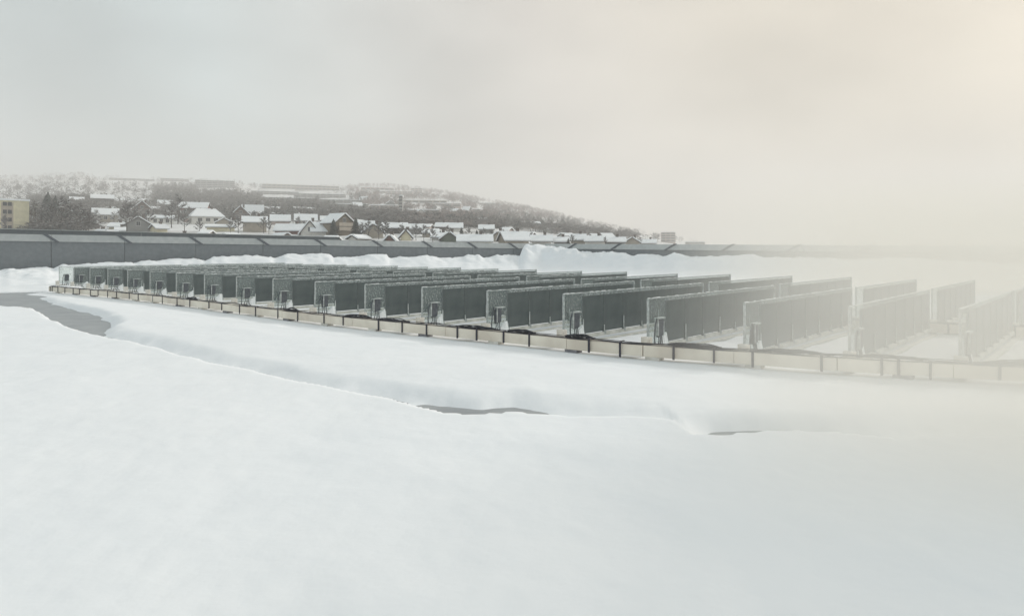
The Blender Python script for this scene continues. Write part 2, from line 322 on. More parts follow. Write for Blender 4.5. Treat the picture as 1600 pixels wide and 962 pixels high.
# ------------------------------------------------------------------ solar panel rows
ZB, ZT, EB, MW, NM = .20, 1.05, .62, .735, 7         # bottom and top of the glass, end bay, module width, modules per section
SEG = EB + NM * MW + .06
def me_module(seed):
    m = MB(); m.box(.012, MW - .012, -.014, .014, ZB + .01, ZT - .075); return m.mesh('module', M_PANEL)
def me_top():
    m = MB(); m.box(EB + .01, SEG - .075, -.006, .006, ZT - .070, ZT - .018); return m.mesh('clear_top_strip', M_FROSTT)
def me_end():
    m = MB(); m.box(.022, EB - .014, -.006, .006, ZB + .02, ZT - .018); return m.mesh('end_pane', M_FROST)
def me_frame():
    m = MB()
    m.box(0, SEG, -.018, .018, ZT - .016, ZT); m.box(0, .02, -.02, .02, ZB - .08, ZT - .018); m.box(SEG - .02, SEG, -.02, .02, ZB - .08, ZT - .018)
    m.box(SEG - .072, SEG - .062, -.012, .012, ZB, ZT - .02)
    return m.mesh('frame', M_ALU)
def me_post(k):
    m = MB(); r = random.Random(k)
    m.box(-.006, .006, -.017, .017, ZB - .06, ZT - .075, 1)
    h = r.uniform(.08, .32)                                     # snow stuck to the foot of the post
    m.box(-.014, .014, -.032, -.021, ZB - .03, ZB + h); m.box(-.03, .03, -.06, -.02, ZB - .05, ZB + .02)
    return m.mesh('post', [M_ALU, M_POST])
def me_rail():
    m = MB(); m.box(0, SEG, -.055, .03, ZB - .075, ZB - .012); m.box(0.1, SEG, -.17, -.06, .035, .075); return m.mesh('base_rail', M_RAIL)
def me_foot():
    m = MB(); m.box(-.13, .0, -.10, .06, .04, .36); m.box(-.11, -.04, -.112, -.102, .27, .33, 0); return m.mesh('foot_block', M_FOOT)
def me_opt(k):
    r = random.Random(k); m = MB(); x = .30 + r.uniform(-.04, .04); z = .62 + r.uniform(-.05, .03)
    pr = [(-.085, -.30), (.075, -.27), (.085, -.02), (.05, .03), (-.06, .03), (-.09, -.02)]
    f = [(x + a_, -.09, z + b_) for a_, b_ in pr]; g = [(x + a_, -.03, z + b_) for a_, b_ in pr]
    m.face(f); m.face(g[::-1])
    for i in range(6): m.face([f[i], g[i], g[(i + 1) % 6], f[(i + 1) % 6]][::-1])
    for dx in (-.055, .0, .05):
        m.tube([(x + dx, -.06, z - .28), (x + dx - .02, -.085, z - .36), (x + dx * 1.6 - .03, -.08, .16), (x + dx * 2.2, -.14, .10)], .011, 5)
    m.tube([(x - .05, -.06, z + .02), (x - .13, -.07, z + .05), (x - .17, -.06, z - .1), (x - .19, -.06, z - .3), (x - .2, -.08, .15)], .013, 5)
    return m.mesh('optimizer', M_BOX)
def me_shelf():
    m = MB(); m.box(.19, .47, -.10, -.02, .665, .69); m.box(.20, .225, -.10, -.02, .36, .66); return m.mesh('bracket', M_ALU)
def me_drift(k):
    r = random.Random(k); m = MB(); n_ = 9; x1 = EB - .03
    top = [(.32 + (x1 - .32) * i / n_, .17 + (.22 + r.uniform(-.03, .03)) * (i / n_) ** .8) for i in range(n_ + 1)]
    for (xa, za), (xb, zb) in zip(top, top[1:]):
        m.hexa([(xa, -.12, .03), (xb, -.12, .03), (xb, -.008, .03), (xa, -.008, .03), (xa, -.045, za), (xb, -.045, zb), (xb, -.008, zb), (xa, -.008, za)])
    return m.mesh('snow_drift', M_CLOT)
def me_crust(k):
    r = random.Random(k); m = MB(); x = .02
    while x < SEG - .1:
        L_ = r.uniform(.03, .16); h = r.uniform(.003, .011)
        m.hexa([(x, -.016, ZT + .001), (x + L_, -.016, ZT + .001), (x + L_, .016, ZT + .001), (x, .016, ZT + .001), (x + .012, -.008, ZT + h), (x + L_ - .012, -.008, ZT + h), (x + L_ - .012, .008, ZT + h), (x + .012, .008, ZT + h)])
        x += L_ + r.choice((.0, .02, .1, .25))
    return m.mesh('snow_crust', M_CLOT)
MEM = me_module(0); MET = me_top(); MEE = me_end(); MEF = me_frame(); MEP = [me_post(k) for k in range(4)]; MER = me_rail(); MEFT = me_foot()
MEO = [me_opt(k) for k in range(3)]; MES = me_shelf(); MED = [me_drift(k) for k in range(3)]; MEC = [me_crust(k) for k in range(4)]
ORD = ['first', 'second', 'third', 'fourth', 'fifth', 'sixth', 'seventh', 'eighth', 'ninth', 'tenth', 'eleventh', 'twelfth', 'thirteenth', 'fourteenth', 'fifteenth', 'sixteenth', 'seventeenth', 'eighteenth', 'nineteenth']
def section(pos, rz, k, near, label, group):
    o = empty('solar_panel_row', pos, rz); tag(o, label, 'solar panels', group)
    for i in range(NM): link('module', MEM, o, (EB + i * MW, 0, 0))
    for i in range(NM): link('post', MEP[(k + i) % 4], o, (EB + i * MW, 0, 0))
    link('clear_top_strip', MET, o); link('end_pane', MEE, o); link('frame', MEF, o); link('base_rail', MER, o); link('snow_crust', MEC[k % 4], o)['kind'] = 'stuff'
    link('foot_block', MEFT, o)
    if near:
        link('optimizer', MEO[k % 3], o); link('bracket', MES, o); link('snow_drift', MED[k % 3], o)
    return o
for k, p in enumerate(rows):
    w = ORD[k]
    extra = {0: ', its end bay against white snow', 18: ', nearly lost in the glare', 17: ', pale in the glare', 16: ', half veiled by glare'}.get(k, '')
    jit = R_.uniform(-.006, .006)
    section((p.x, p.y, R_.uniform(-.012, .012)), RAZ + jit, k, True, f'near section of the {w} panel row from the left{extra or ", behind the cable tray"}', 'near sections of the solar panel rows')
    q = p + Vector((math.cos(RAZ + jit), math.sin(RAZ + jit), 0)) * (SEG + .33)
    section((q.x, q.y, R_.uniform(-.015, .015)), RAZ + jit + R_.uniform(-.006, .006), k + 2, False, f'far section of the {w} panel row from the left{extra if k > 15 else ", toward the snow bank"}', 'far sections of the solar panel rows')

# ------------------------------------------------------------------ cable trays
def tray(P, name, label, straps, cables, seed):
    r = random.Random(seed); root = empty(name, (0, 0, 0)); tag(root, label, 'cable tray')
    TL = sum((b - a).length for a, b in zip(P, P[1:]))
    s = 0; W2 = .10
    cut = [0.0]
    while cut[-1] < TL - 1.6: cut.append(cut[-1] + 1.5)
    cut.append(TL)
    for s0, s1 in zip(cut, cut[1:]):
        a_, b_ = along(P, s0), along(P, s1); dd = (b_ - a_).normalized(); nn = Vector((dd.y, -dd.x, 0)); a_ = a_ + dd * .003; b_ = b_ - dd * .003
        if nn.y > 0: nn = -nn
        o1 = nn * (W2 + r.uniform(-.004, .004)); o2 = -nn * W2; zz = TZ - .02 + r.uniform(-.004, .004)
        m = MB(); m.hexa([(*(a_ + o1).xy, .088), (*(b_ + o1).xy, .088), (*(b_ + o2).xy, .088), (*(a_ + o2).xy, .088), (*(a_ + o1).xy, zz), (*(b_ + o1).xy, zz), (*(b_ + o2).xy, zz), (*(a_ + o2).xy, zz)])
        m.obj('side_board', M_BEIGE, root)
    # lip rail on the upper front edge
    pts = [along(P, TL * i / 90) for i in range(91)]
    m = MB(); m.tube([(p.x - .0, p.y - .105, TZ - .005) for p in pts], .006, 6); m.obj('top_lip', M_DARK, root, True)
    for x in straps:
        p = tray_at_px(x, P); i = 0; p2 = p + Vector((.05, 0, 0)); m = MB()
        dd = (tray_at_px(x + 3, P) - p); dd = dd.normalized() if dd.length > 1e-6 else Vector((1, -.5, 0)).normalized(); nn = Vector((dd.y, -dd.x, 0)); nn = nn if nn.y < 0 else -nn
        f0, f1 = nn * (W2 + .008), nn * (W2 + .02); w_ = .016 + .004 * r.random(); lo = .075 + r.uniform(-.025, .02)
        q = lambda o_, k_, z_: (*(p + o_ + dd * k_).xy, z_)
        m.hexa([q(f0, -w_, lo), q(f0, w_, lo), q(f1, w_, lo), q(f1, -w_, lo), q(f0, -w_, TZ + .01), q(f0, w_, TZ + .01), q(f1, w_, TZ + .01), q(f1, -w_, TZ + .01)])
        m.hexa([q(-nn * .1, -w_, TZ + .012), q(-nn * .1, w_, TZ + .012), q(f1, w_, TZ + .012), q(f1, -w_, TZ + .012), q(-nn * .1, -w_, TZ + .02), q(-nn * .1, w_, TZ + .02), q(f1, w_, TZ + .02), q(f1, -w_, TZ + .02)])
        m.obj('strap', M_STRAP, root)
    # supporting feet under the tray
    s = .8
    while s < TL:
        p = along(P, s); m = MB(); M_ = Matrix.Translation((p.x, p.y, 0)) @ Matrix.Rotation(-.7, 4, 'Z')
        m.box(-.13, .13, -.09, .10, -.0, .085, 0, M_); m.obj('foot', M_PAD if r.random() < .5 else M_FOOT, root); s += r.uniform(1.5, 2.2)
    for c in range(cables):
        off = -.07 + .14 * c / max(cables - 1, 1); ph = r.uniform(0, 9); base = TZ - .012; pts = []
        NN = int(TL / .12)
        for i in range(NN + 1):
            s = TL * i / NN; p = along(P, s)
            bump = .6 * max(0, math.sin(s * 1.05 + c * .13 + math.sin(s * .31) * 2)) ** 8
            z = base + .012 * (c % 3) + bump * (.018 + .012 * c) + .006 * math.sin(s * 5 + ph)
            w_ = off * (1 + .3 * math.sin(s * 1.7 + ph)) + bump * .05 * math.sin(s * 2 + ph) * (1 if c % 2 else -1) - (.06 * bump if c == 0 else 0)
            pts.append((p.x + w_ * .68, p.y + w_ * .73, z))
        m = MB(); m.tube(pts, .0055 + .003 * r.random(), 5); m.obj('cable', M_DARK, root, True)
    # coils and slack heaped where cables branch off to the rows
    for bx_ in (300, 455, 560, 615, 745, 815, 905, 1085, 1240, 1390, 1590):
        if cables < 4: break
        p = tray_at_px(bx_, P); dd = (tray_at_px(bx_ + 9, P) - p).normalized(); m = MB(); L_ = r.uniform(.5, 1.0)
        for j in range(8):
            o_ = r.uniform(-.12, .08); hh = r.uniform(.0, .062); ptz = []
            for i in range(13):
                u = i / 12; q = p + dd * (L_ * (u - .5) * (1 + .15 * j / 6)); ptz.append((q.x + o_ * .68 * math.sin(u * 3.1), q.y + o_ * .73 * math.sin(u * 3.1), TZ + .012 + hh * math.sin(math.pi * u) + .01 * math.sin(u * 9 + j)))
            m.tube(ptz, .009, 5)
        m.obj('cable_bundle', M_DARK, root, True)
    return root
STR = [83, 86, 95, 106, 119, 129, 146, 158, 173, 187, 207, 221, 244, 259, 282, 302, 332, 352, 380, 405, 440, 471, 512, 542, 597, 634, 672, 720, 750, 792, 832, 925, 972, 1055, 1117, 1177, 1283, 1376, 1402, 1450, 1557, 1640]
tray(TRAY, 'cable_tray', 'long beige cable tray with dark straps and cables before the panel rows', STR, 4, 3)
# second tray in the gap between the near and far sections
T2 = [p + ROWDIR * (SEG + .17) for p in rows]; T2.append(T2[-1] + (T2[-1] - T2[-2]) * 2)
tray(T2, 'cable_tray', 'second cable tray running through the aisle between near and far panel sections', [x for x in (1180, 1320, 1480, 1532, 1583, 1660)], 3, 4)

# ------------------------------------------------------------------ hillside terrain
YN, YF, Y0 = 130.0, 1300.0, 394.0
RG = [(-500, 286), (0, 279), (60, 278), (80, 275), (95, 274), (125, 273.5), (150, 277.5), (200, 280), (300, 284), (365, 285), (400, 291), (460, 293), (530, 294), (545, 293), (600, 291), (615, 293), (660, 298), (700, 303), (760, 315), (820, 325), (850, 332), (900, 344), (950, 354), (990, 363), (1030, 372), (1060, 377), (1100, 382), (1150, 385.5), (1250, 387.5), (2400, 388)]
gx = np.array([p[0] for p in RG]); gy = np.array([p[1] for p in RG])
def qof(Y): return np.clip(np.log(np.maximum(Y, 1) / YN) / math.log(YF / YN), 0, 1) ** .75
def terr(X, Y):
    px = 800 + F * X / np.maximum(Y, 1); yr = np.interp(px, gx, gy); y = Y0 + (yr - Y0) * qof(Y)
    z = H + (HZ - y) * np.minimum(Y, YF) / F
    z = np.where(Y > YF, z - ((Y - YF) / 350) ** 2 * 30, z)
    z = z + (3.2 * fbm(X / 60, Y / 60, 3)) * ss(450, 900, Y) * (1 - .6 * ss(1150, 1300, Y))
    b = ss(78, 130, Y); return -10.5 * (1 - b) + np.maximum(z, -10.5) * b
def depth(px, y):
    yr = float(np.interp(px, gx, gy)); q = (Y0 - y) / (Y0 - yr); q = min(max(q, .0), 1); return YN * 10 ** (q ** (1 / .75))
a = np.linspace(-1.15, 1.15, 520)[None, :]; t = np.linspace(0, 1, 300)[:, None]
TY = 40 * (1650 / 40) ** t + 0 * a; TX = a * TY
TZZ = terr(TX, TY)
M_HILL = mat('hill_snow', (.5, .5, .49), .9, .06, .1, col2=(.82, .83, .84))
tag(grid_obj('hillside', TX, TY, TZZ, None, M_HILL), kind='structure')
m = MB(); m.face([(-1800, -200, -10.6), (1800, -200, -10.6), (1800, 1650, -10.6), (-1800, 1650, -10.6)]); tag(m.obj('ground', M_SNOW), kind='structure')

# ------------------------------------------------------------------ houses
cols = dict(white=(.62, .6, .56), cream=(.6, .55, .4), yellow=(.56, .52, .37), dark=(.07, .065, .062), brown=(.12, .085, .07), red=(.16, .075, .06), grey=(.24, .24, .235), green=(.13, .15, .12), timber=(.2, .17, .13), pink=(.42, .33, .3), tan=(.34, .3, .25), blue=(.14, .16, .2))
MC = {k: mat('wall_' + k, v, .85, .8, .2) for k, v in cols.items()}
M_WIN = mat('window_pane', (.04, .045, .05), .2, None, .5); M_FRM = mat('window_frame', (.5, .5, .48), .7); M_EAVE = mat('eave', (.06, .055, .05), .8); M_RS = mat('roof_snow', (.8, .83, .85), .85, 1.5, .2, col2=(.86, .88, .9)); M_CHM = mat('chimney_brick', (.13, .11, .1), .9)
HOUSES = []
def house(px, yb, wpx, hw, hr, ridge, col, label, cat='house', yaw=0, wins=2, storeys=1, dep=None, Y=None, chim=True, hip=0, balc=0):
    Y = Y or depth(px, yb); X = (px - 800) / F * Y; sc = Y / F; w, wh, rh = wpx * sc, hw * sc, hr * sc; zb = zat(yb, Y)
    D = dep or min(max(w * .7, 6), 11)
    az = math.atan2(X, Y); name = {'house': 'house', 'apartment block': 'apartment_block'}.get(cat, cat.replace(' ', '_'))
    o = empty(name, (X, Y, zb), -az + math.radians(yaw)); tag(o, label, cat); mw = MC[col]; HOUSES.append((px, yb, wpx, label, X, Y, zb, hw + hr))
    m = MB(); B = -4.0
    m.box(-w / 2, w / 2, 0, D, B, wh)
    if ridge == 'y' and rh > 0:
        m.face([(-w / 2, 0, wh), (w / 2, 0, wh), (0, 0, wh + rh)]); m.face([(w / 2, D, wh), (-w / 2, D, wh), (0, D, wh + rh)])
    elif ridge == 'x' and rh > 0 and not hip:
        for s in (-1, 1): m.face([(s * w / 2, 0, wh), (s * w / 2, D, wh), (s * w / 2, D / 2, wh + rh)][::s])
    m.obj('wall', mw, o)
    ov = .5; th = .35; up = .12
    def slab(a_, b_, c_, d_, nm, mt, t0, t1):
        q = MB(); nrm = (Vector(b_) - Vector(a_)).cross(Vector(d_) - Vector(a_)).normalized(); nrm = nrm if nrm.z > 0 else -nrm
        q.hexa([Vector(p) + nrm * t0 for p in (a_, b_, c_, d_)] + [Vector(p) + nrm * t1 for p in (a_, b_, c_, d_)]); return q.obj(nm, mt, rf)
    rf = empty('roof', (0, 0, 0)); rf.parent = o
    if rh <= 0:
        q = MB(); q.box(-w / 2 - .3, w / 2 + .3, -.3, D + .3, wh + .002, wh + .25); q.obj('eave', M_EAVE, rf); q = MB(); q.box(-w / 2 - .25, w / 2 + .25, -.25, D + .25, wh + .252, wh + .65); q.obj('snow_layer', M_RS, rf)
    elif ridge == 'x':
        k = rh / (D / 2)
        if hip:
            hx = w * hip; pts = dict(a=(-w/2-ov, -ov, wh - ov*k*.5), b=(w/2+ov, -ov, wh - ov*k*.5), c=(w/2+ov, D+ov, wh-ov*k*.5), d=(-w/2-ov, D+ov, wh-ov*k*.5), r=(-w/2+hx, D/2, wh+rh), s=(w/2-hx, D/2, wh+rh))
            for nm, mt, t in (('eave', M_EAVE, 0), ('snow_layer', M_RS, .3)):
                q = MB(); g = {kk: (v[0], v[1], v[2] + t) for kk, v in pts.items()}
                q.face([g['a'], g['b'], g['s'], g['r']]); q.face([g['b'], g['c'], g['s']]); q.face([g['c'], g['d'], g['r'], g['s']]); q.face([g['d'], g['a'], g['r']])
                if t: e_ = {kk: (v[0], v[1], v[2] + .02) for kk, v in pts.items()}; [q.face([e_[u], e_[v], g[v], g[u]]) for u, v in ('ab', 'bc', 'cd', 'da')]
                q.obj(nm, mt, rf)
        else:
            for s in (0, 1):
                ye, yr_ = (-ov, D / 2) if s == 0 else (D + ov, D / 2); A4 = [(-w/2-ov, ye, wh - ov*k), (w/2+ov, ye, wh - ov*k), (w/2+ov, yr_, wh+rh), (-w/2-ov, yr_, wh+rh)]
                slab(*A4, 'eave', M_EAVE, .01, up); slab(*A4, 'snow_layer', M_RS, up + .004, th + up)
    else:
        k = rh / (w / 2)
        for s in (-1, 1):
            A4 = [(s*(w/2+ov), -ov, wh-ov*k), (s*(w/2+ov), D+ov, wh-ov*k), (0, D+ov, wh+rh), (0, -ov, wh+rh)]
            slab(*A4, 'eave', M_EAVE, .01, up + .12); slab(*A4, 'snow_layer', M_RS, up + .124, th + up + .1)
    if chim and rh > 0:
        q = MB(); cx = w * .18; cy = D * .5; zt_ = wh + rh + .9; q.box(cx - .35, cx + .35, cy - .35, cy + .35, wh, zt_); q.box(cx - .42, cx + .42, cy - .42, cy + .42, zt_ + .002, zt_ + .25); q.obj('chimney', M_CHM, rf)
    sh = wh / storeys
    ww = min(w / (wins + 1) * .5, 1.5); wn = MB(); wn.box(-ww / 2, ww / 2, -.03, .02, -.55, .6); fm = MB()
    for a4 in ((-ww/2-.12, ww/2+.12, -.05, .01, .602, .74), (-ww/2-.12, ww/2+.12, -.05, .01, -.7, -.552), (-ww/2-.12, -ww/2-.003, -.05, .01, -.55, .6), (ww/2+.003, ww/2+.12, -.05, .01, -.55, .6), (-.04, .04, -.055, -.031, -.55, .6)): fm.box(*a4)
    pm = wn.mesh('pane', M_WIN); f_ = fm.mesh('window', M_FRM)
    for st in range(storeys):
        for i in range(wins):
            if sh < 1.9: continue
            wo = link('window', f_, o, (-w / 2 + w * (i + 1) / (wins + 1), -.02, sh * (st + .55))); link('pane', pm, wo)
    if ridge == 'y' and rh > 2.2: wo = link('window', f_, o, (0, -.02, wh + rh * .28)); link('pane', pm, wo)
    for b_ in range(balc):
        q = MB(); zz = wh * (b_ + 1) / (balc + 1) + .3; q.box(-w * .42, w * .42, -1.3, -.08, zz - .12, zz); q.box(-w * .42, w * .42, -1.3, -1.22, zz + .004, zz + .9); q.obj('balcony', MC['tan'], o)
    return o
def block(px, yb, wpx, hpx, floors, col, label, yaw=0, Y=None, D=10, vertical=0):
    Y = Y or depth(px, yb); X = (px - 800) / F * Y; sc = Y / F; w, h = wpx * sc, hpx * sc; az = math.atan2(X, Y)
    o = empty('apartment_block', (X, Y, zat(yb, Y)), -az + math.radians(yaw)); tag(o, label, 'apartment block')
    m = MB(); m.box(-w / 2, w / 2, 0, D, -5, h); m.obj('wall', MC[col], o)
    m = MB(); m.box(-w / 2 - .2, w / 2 + .2, -.2, D + .2, h + .002, h + .5); m.obj('roof', M_RS, o)
    if not vertical:
        for f in range(floors):
            z0 = h * (f + .35) / floors; z1 = h * (f + .75) / floors; n_ = max(3, int(w / 7))
            m = MB()
            for i in range(n_): m.box(-w / 2 + w * (i + .1) / n_, -w / 2 + w * (i + .9) / n_, -.06, .0, z0, z1)
            m.obj('window_band', M_WIN, o)
            m = MB(); m.box(-w / 2 + .3, w / 2 - .3, -1.0, -.08, z0 - h / floors * .22, z0 - .05); m.obj('balcony_strip', M_FRM, o)
    else:
        m = MB()
        for f in range(floors):
            z0 = h * (f + .3) / floors; z1 = h * (f + .8) / floors
            for dx in (-.55, .55):
                q = MB(); q.box(w * .02 + dx - .45, w * .02 + dx + .45, -.06, 0, z0, z1); q.obj('window', M_WIN, o)
        q = MB(); q.box(w * .02 - 1.35, w * .02 + 1.35, -.02, .0, .2, h - .6); q.obj('stair_recess', MC['tan'], o)
    return o
block(10, 362, 58, 49, 4, 'yellow', 'pale yellow four storey apartment block behind the left parapet with a window column', yaw=6, Y=185, vertical=1, D=12)
H_ = house
H_(120, 322, 18, 9, 5, 'x', 'dark', 'small dark house with a white upper window row left of the long dark house', wins=3)
H_(160, 322, 30, 12, 6, 'x', 'dark', 'long dark walled house with snowy roof above the bright snow-laden tree', wins=3)
H_(165, 347, 34, 12, 9, 'x', 'tan', 'pale house half covered by snow-laden branches below the long dark house', wins=3)
H_(206, 321, 48, 5, 6, 'x', 'grey', 'low house with long thin snow roof on the left slope', wins=3)
H_(222, 336, 26, 9, 12, 'y', 'brown', 'brown gabled house with steep roof edges facing us on the left slope', wins=2)
H_(216, 362, 40, 9, 13, 'y', 'grey', 'grey gabled house with wide snowy eaves just behind the left parapet', wins=3)
H_(258, 327, 20, 8, 6, 'x', 'dark', 'small dark house with square snow roof above the low white row', wins=2)
H_(240, 333, 16, 6, 4, 'x', 'blue', 'tiny bluish house between the brown gable and the dark square-roofed house', wins=2)
H_(252, 350, 34, 9, 4, 'x', 'white', 'low white walled house with bright right end behind the dark hedge', wins=3)
H_(272, 306, 18, 5, 3, 'x', 'grey', 'faint grey house on the slope under the ridge blocks', wins=2)
H_(300, 338, 42, 13, 9, 'x', 'red', 'dark red house with long snowy roof behind the white hipped house', wins=3, yaw=-12)
H_(325, 350, 46, 12, 12, 'x', 'white', 'white house with broad hipped snow roof left of centre', wins=3, hip=.2, yaw=10)
H_(345, 362, 40, 7, 3, 'x', 'cream', 'low cream garage with snow cap peeking over the parapet', cat='garage', wins=3, chim=False)
H_(350, 352, 22, 4, 6, 'y', 'tan', 'small snowy shed roof right above the cream garage', cat='shed', wins=1, chim=False)
H_(376, 344, 24, 9, 12, 'y', 'brown', 'brown gabled cottage right of the white hipped house', wins=2)
H_(398, 363, 34, 16, 8, 'x', 'tan', 'two storey tan house with snowy roof and porch windows above the parapet', wins=3, storeys=2)
H_(395, 342, 30, 8, 14, 'x', 'dark', 'house with big bright snow roof behind the two storey tan house', wins=2)
H_(425, 333, 30, 3, 7, 'x', 'green', 'greenish snow roofed house against the dark wood', wins=2, yaw=15)
H_(438, 351, 28, 6, 9, 'x', 'pink', 'pinkish house with snowy roof in the middle of the village', wins=2)
H_(452, 366, 44, 6, 9, 'x', 'red', 'reddish low house with layered snow roof left of the white A-gable', wins=3, yaw=-14)
H_(478, 336, 32, 4, 8, 'x', 'dark', 'snow roofed house in front of the dark trees, upper middle', wins=2, yaw=14)
H_(478, 352, 32, 8, 9, 'x', 'white', 'white house with grey snow roof behind the A-gable house', wins=4)
H_(484, 368, 26, 5, 17, 'y', 'white', 'white steep A-gable house with dark roof edges above the parapet', wins=2)
H_(505, 368, 34, 7, 13, 'x', 'white', 'snow roof wing with a dormer pipe joined behind the A-gable', wins=2, chim=True)
H_(512, 348, 20, 4, 6, 'x', 'grey', 'narrow snow roof between the A-gable and the tall timber house', wins=1)
H_(538, 368, 34, 20, 13, 'y', 'timber', 'tall timber house with balconies under a big snowy gable', wins=3, storeys=2, balc=2, yaw=36)
H_(572, 364, 26, 8, 10, 'x', 'grey', 'snow roofed cottage just right of the second dark conifer', wins=2)
H_(583, 372, 30, 9, 12, 'y', 'tan', 'olive tan gable behind bare shrubs right of the cottage', wins=2)
H_(617, 365, 36, 9, 7, 'x', 'dark', 'dark house with flat snowy roof and chimney in the middle', wins=4)
H_(648, 366, 28, 9, 6, 'x', 'grey', 'grey roofed house right of the flat snowy roof', wins=2)
H_(634, 376, 16, 6, 9, 'y', 'cream', 'tiny cream gable at the parapet edge', wins=1)
H_(672, 371, 24, 7, 5, 'x', 'tan', 'tan house with snow slab roof beside a lone spruce', wins=2)
H_(688, 376, 26, 5, 6, 'x', 'white', 'bright snow roof left of the wide pale roof', wins=2)
H_(702, 378, 24, 5, 9, 'y', 'green', 'green gabled house directly left of the wide pale roof', wins=2)
H_(712, 362, 20, 6, 7, 'x', 'white', 'white snowy house above the wide pale roof', wins=2)
H_(760, 364, 22, 6, 6, 'x', 'grey', 'snow dusted house in the wood right of centre', wins=2)
H_(742, 381, 52, 4, 9, 'x', 'cream', 'wide low house with long pale snow roof at the parapet', wins=4)
H_(778, 378, 22, 6, 9, 'y', 'tan', 'tan gabled house left of the large white roof', wins=2)
H_(808, 382, 38, 7, 12, 'x', 'tan', 'house with large white roof left of the snow mound', wins=3, yaw=18)
H_(846, 382, 30, 5, 8, 'x', 'white', 'white roofed house directly behind the snow mound', wins=2)
H_(876, 383, 20, 5, 6, 'x', 'grey', 'grey house right behind the top of the snow mound', wins=2)
H_(903, 381, 22, 6, 8, 'x', 'tan', 'first snowy house right of the mound beside a chimney stack', wins=2)
H_(930, 383, 30, 6, 7, 'x', 'white', 'broad white roof second from the mound', wins=3)
H_(958, 384, 36, 6, 6, 'x', 'grey', 'terrace with long snow roof right of the broad white roof', wins=4)
H_(988, 384, 22, 5, 7, 'y', 'tan', 'small tan gable at the end of the terrace', wins=1)
H_(1012, 384, 24, 4, 5, 'x', 'white', 'faint snowy house before the pale pink tower', wins=2)
H_(902, 366, 14, 5, 3, 'x', 'white', 'tiny bright house in the dark wood on the right slope', wins=1, chim=False)
H_(862, 364, 12, 5, 3, 'x', 'white', 'tiny white house at the foot of the right slope', wins=1, chim=False)
block(1044, 378, 22, 15, 4, 'pink', 'pale pinkish block standing alone where the hill runs out', Y=600)
block(1086, 386, 30, 8, 2, 'grey', 'very faint low building beyond the right parapet', Y=620)
bl = [(206, 283, 62, 4, 2, 'grey', 'long thin grey block on the far left of the ridge'), (273, 284, 40, 5, 2, 'grey', 'grey ridge block left of the tall banded block'), (336, 294, 57, 12, 4, 'grey', 'tall banded apartment block on the ridge skyline'),
      (436, 296, 50, 8, 2, 'tan', 'beige block along the ridge left of the sky gap'), (496, 298, 66, 8, 2, 'tan', 'longest beige block along the ridge'), (430, 305, 70, 6, 2, 'grey', 'grey terrace row under the left beige block'),
      (500, 309, 78, 6, 2, 'grey', 'grey terrace row under the longest beige block'), (450, 314, 80, 5, 2, 'grey', 'third terrace row down the slope'), (530, 318, 60, 6, 2, 'grey', 'short terrace row above the bright snow field'), (550, 325, 50, 6, 2, 'green', 'greenish terrace row just above the bright snow field'),
      (651, 302, 18, 8, 3, 'pink', 'pinkish block on the right shoulder of the ridge'), (660, 318, 76, 5, 1, 'tan', 'long low hall with bright roof on the reddish slope'), (620, 305, 50, 6, 2, 'pink', 'pink grey row under the ridge knoll'), (590, 298, 50, 5, 1, 'pink', 'flat building with snowy roof on the ridge knoll'),
      (700, 323, 40, 5, 2, 'pink', 'row of flats on the reddish slope right of the hall'), (730, 332, 44, 5, 2, 'pink', 'lower row of flats on the reddish right slope'), (600, 326, 44, 5, 2, 'pink', 'row of flats on the reddish slope left of the mast'), (662, 333, 52, 5, 2, 'pink', 'middle row of flats on the reddish slope'), (760, 322, 26, 5, 2, 'grey', 'small block high on the right slope'), (626, 336, 5, 30, 6, 'grey', 'slim pale tower standing on the reddish slope')]
for b_ in bl: block(*b_, yaw=R_.uniform(-5, 5))

rh_ = random.Random(21); tiny = []; tnames = set()
ckeys = ['grey', 'tan', 'white', 'brown', 'dark', 'pink', 'red', 'cream']
while len(tiny) < 64:
    px = rh_.uniform(100, 1030); y = rh_.uniform(316, 384); yr = float(np.interp(px, gx, gy))
    if y < yr + 14 or (px > 800 and y < yr + 8) or any(abs(px - q[0]) < (q[2] + 12) / 2 and abs(y - q[1]) < 7 for q in HOUSES) or (40 < px < 145 and y > 320) or (240 < px < 560 and 300 < y < 322): continue
    if px > 560 and y < 355 and rh_.random() < .6: continue
    wp = rh_.uniform(9, 19) * (.75 if y < 335 else 1); c_ = rh_.choice(ckeys)
    bq = min(HOUSES[:52], key=lambda q: abs(q[0] - px) + 1.5 * abs(q[1] - y)); b0 = bq[3]
    for w_ in (' with ', ' behind ', ' above ', ' right of', ' left of', ' below', ' between', ' on the', ' in the', ' against', ' at the', ' before', ' directly', ' under', ' half'): b0 = b0.split(w_)[0]
    sz = 'tiny' if wp < 12 else 'small'; dr = ('left of' if px < bq[0] - 8 else 'right of' if px > bq[0] + 8 else 'uphill from' if y < bq[1] else 'downhill from')
    nm = f'{sz} {c_} snow roofed house {dr} the {b0}'
    if nm in tnames: continue
    tnames.add(nm)
    o = house(px, y, wp, rh_.uniform(3, 6), rh_.uniform(3, 6), rh_.choice('xxy'), c_, ' '.join(nm.split()[:16]), yaw=rh_.uniform(-30, 30), wins=2, chim=rh_.random() < .6); o['group'] = 'small houses scattered over the village'; tiny.append(o)
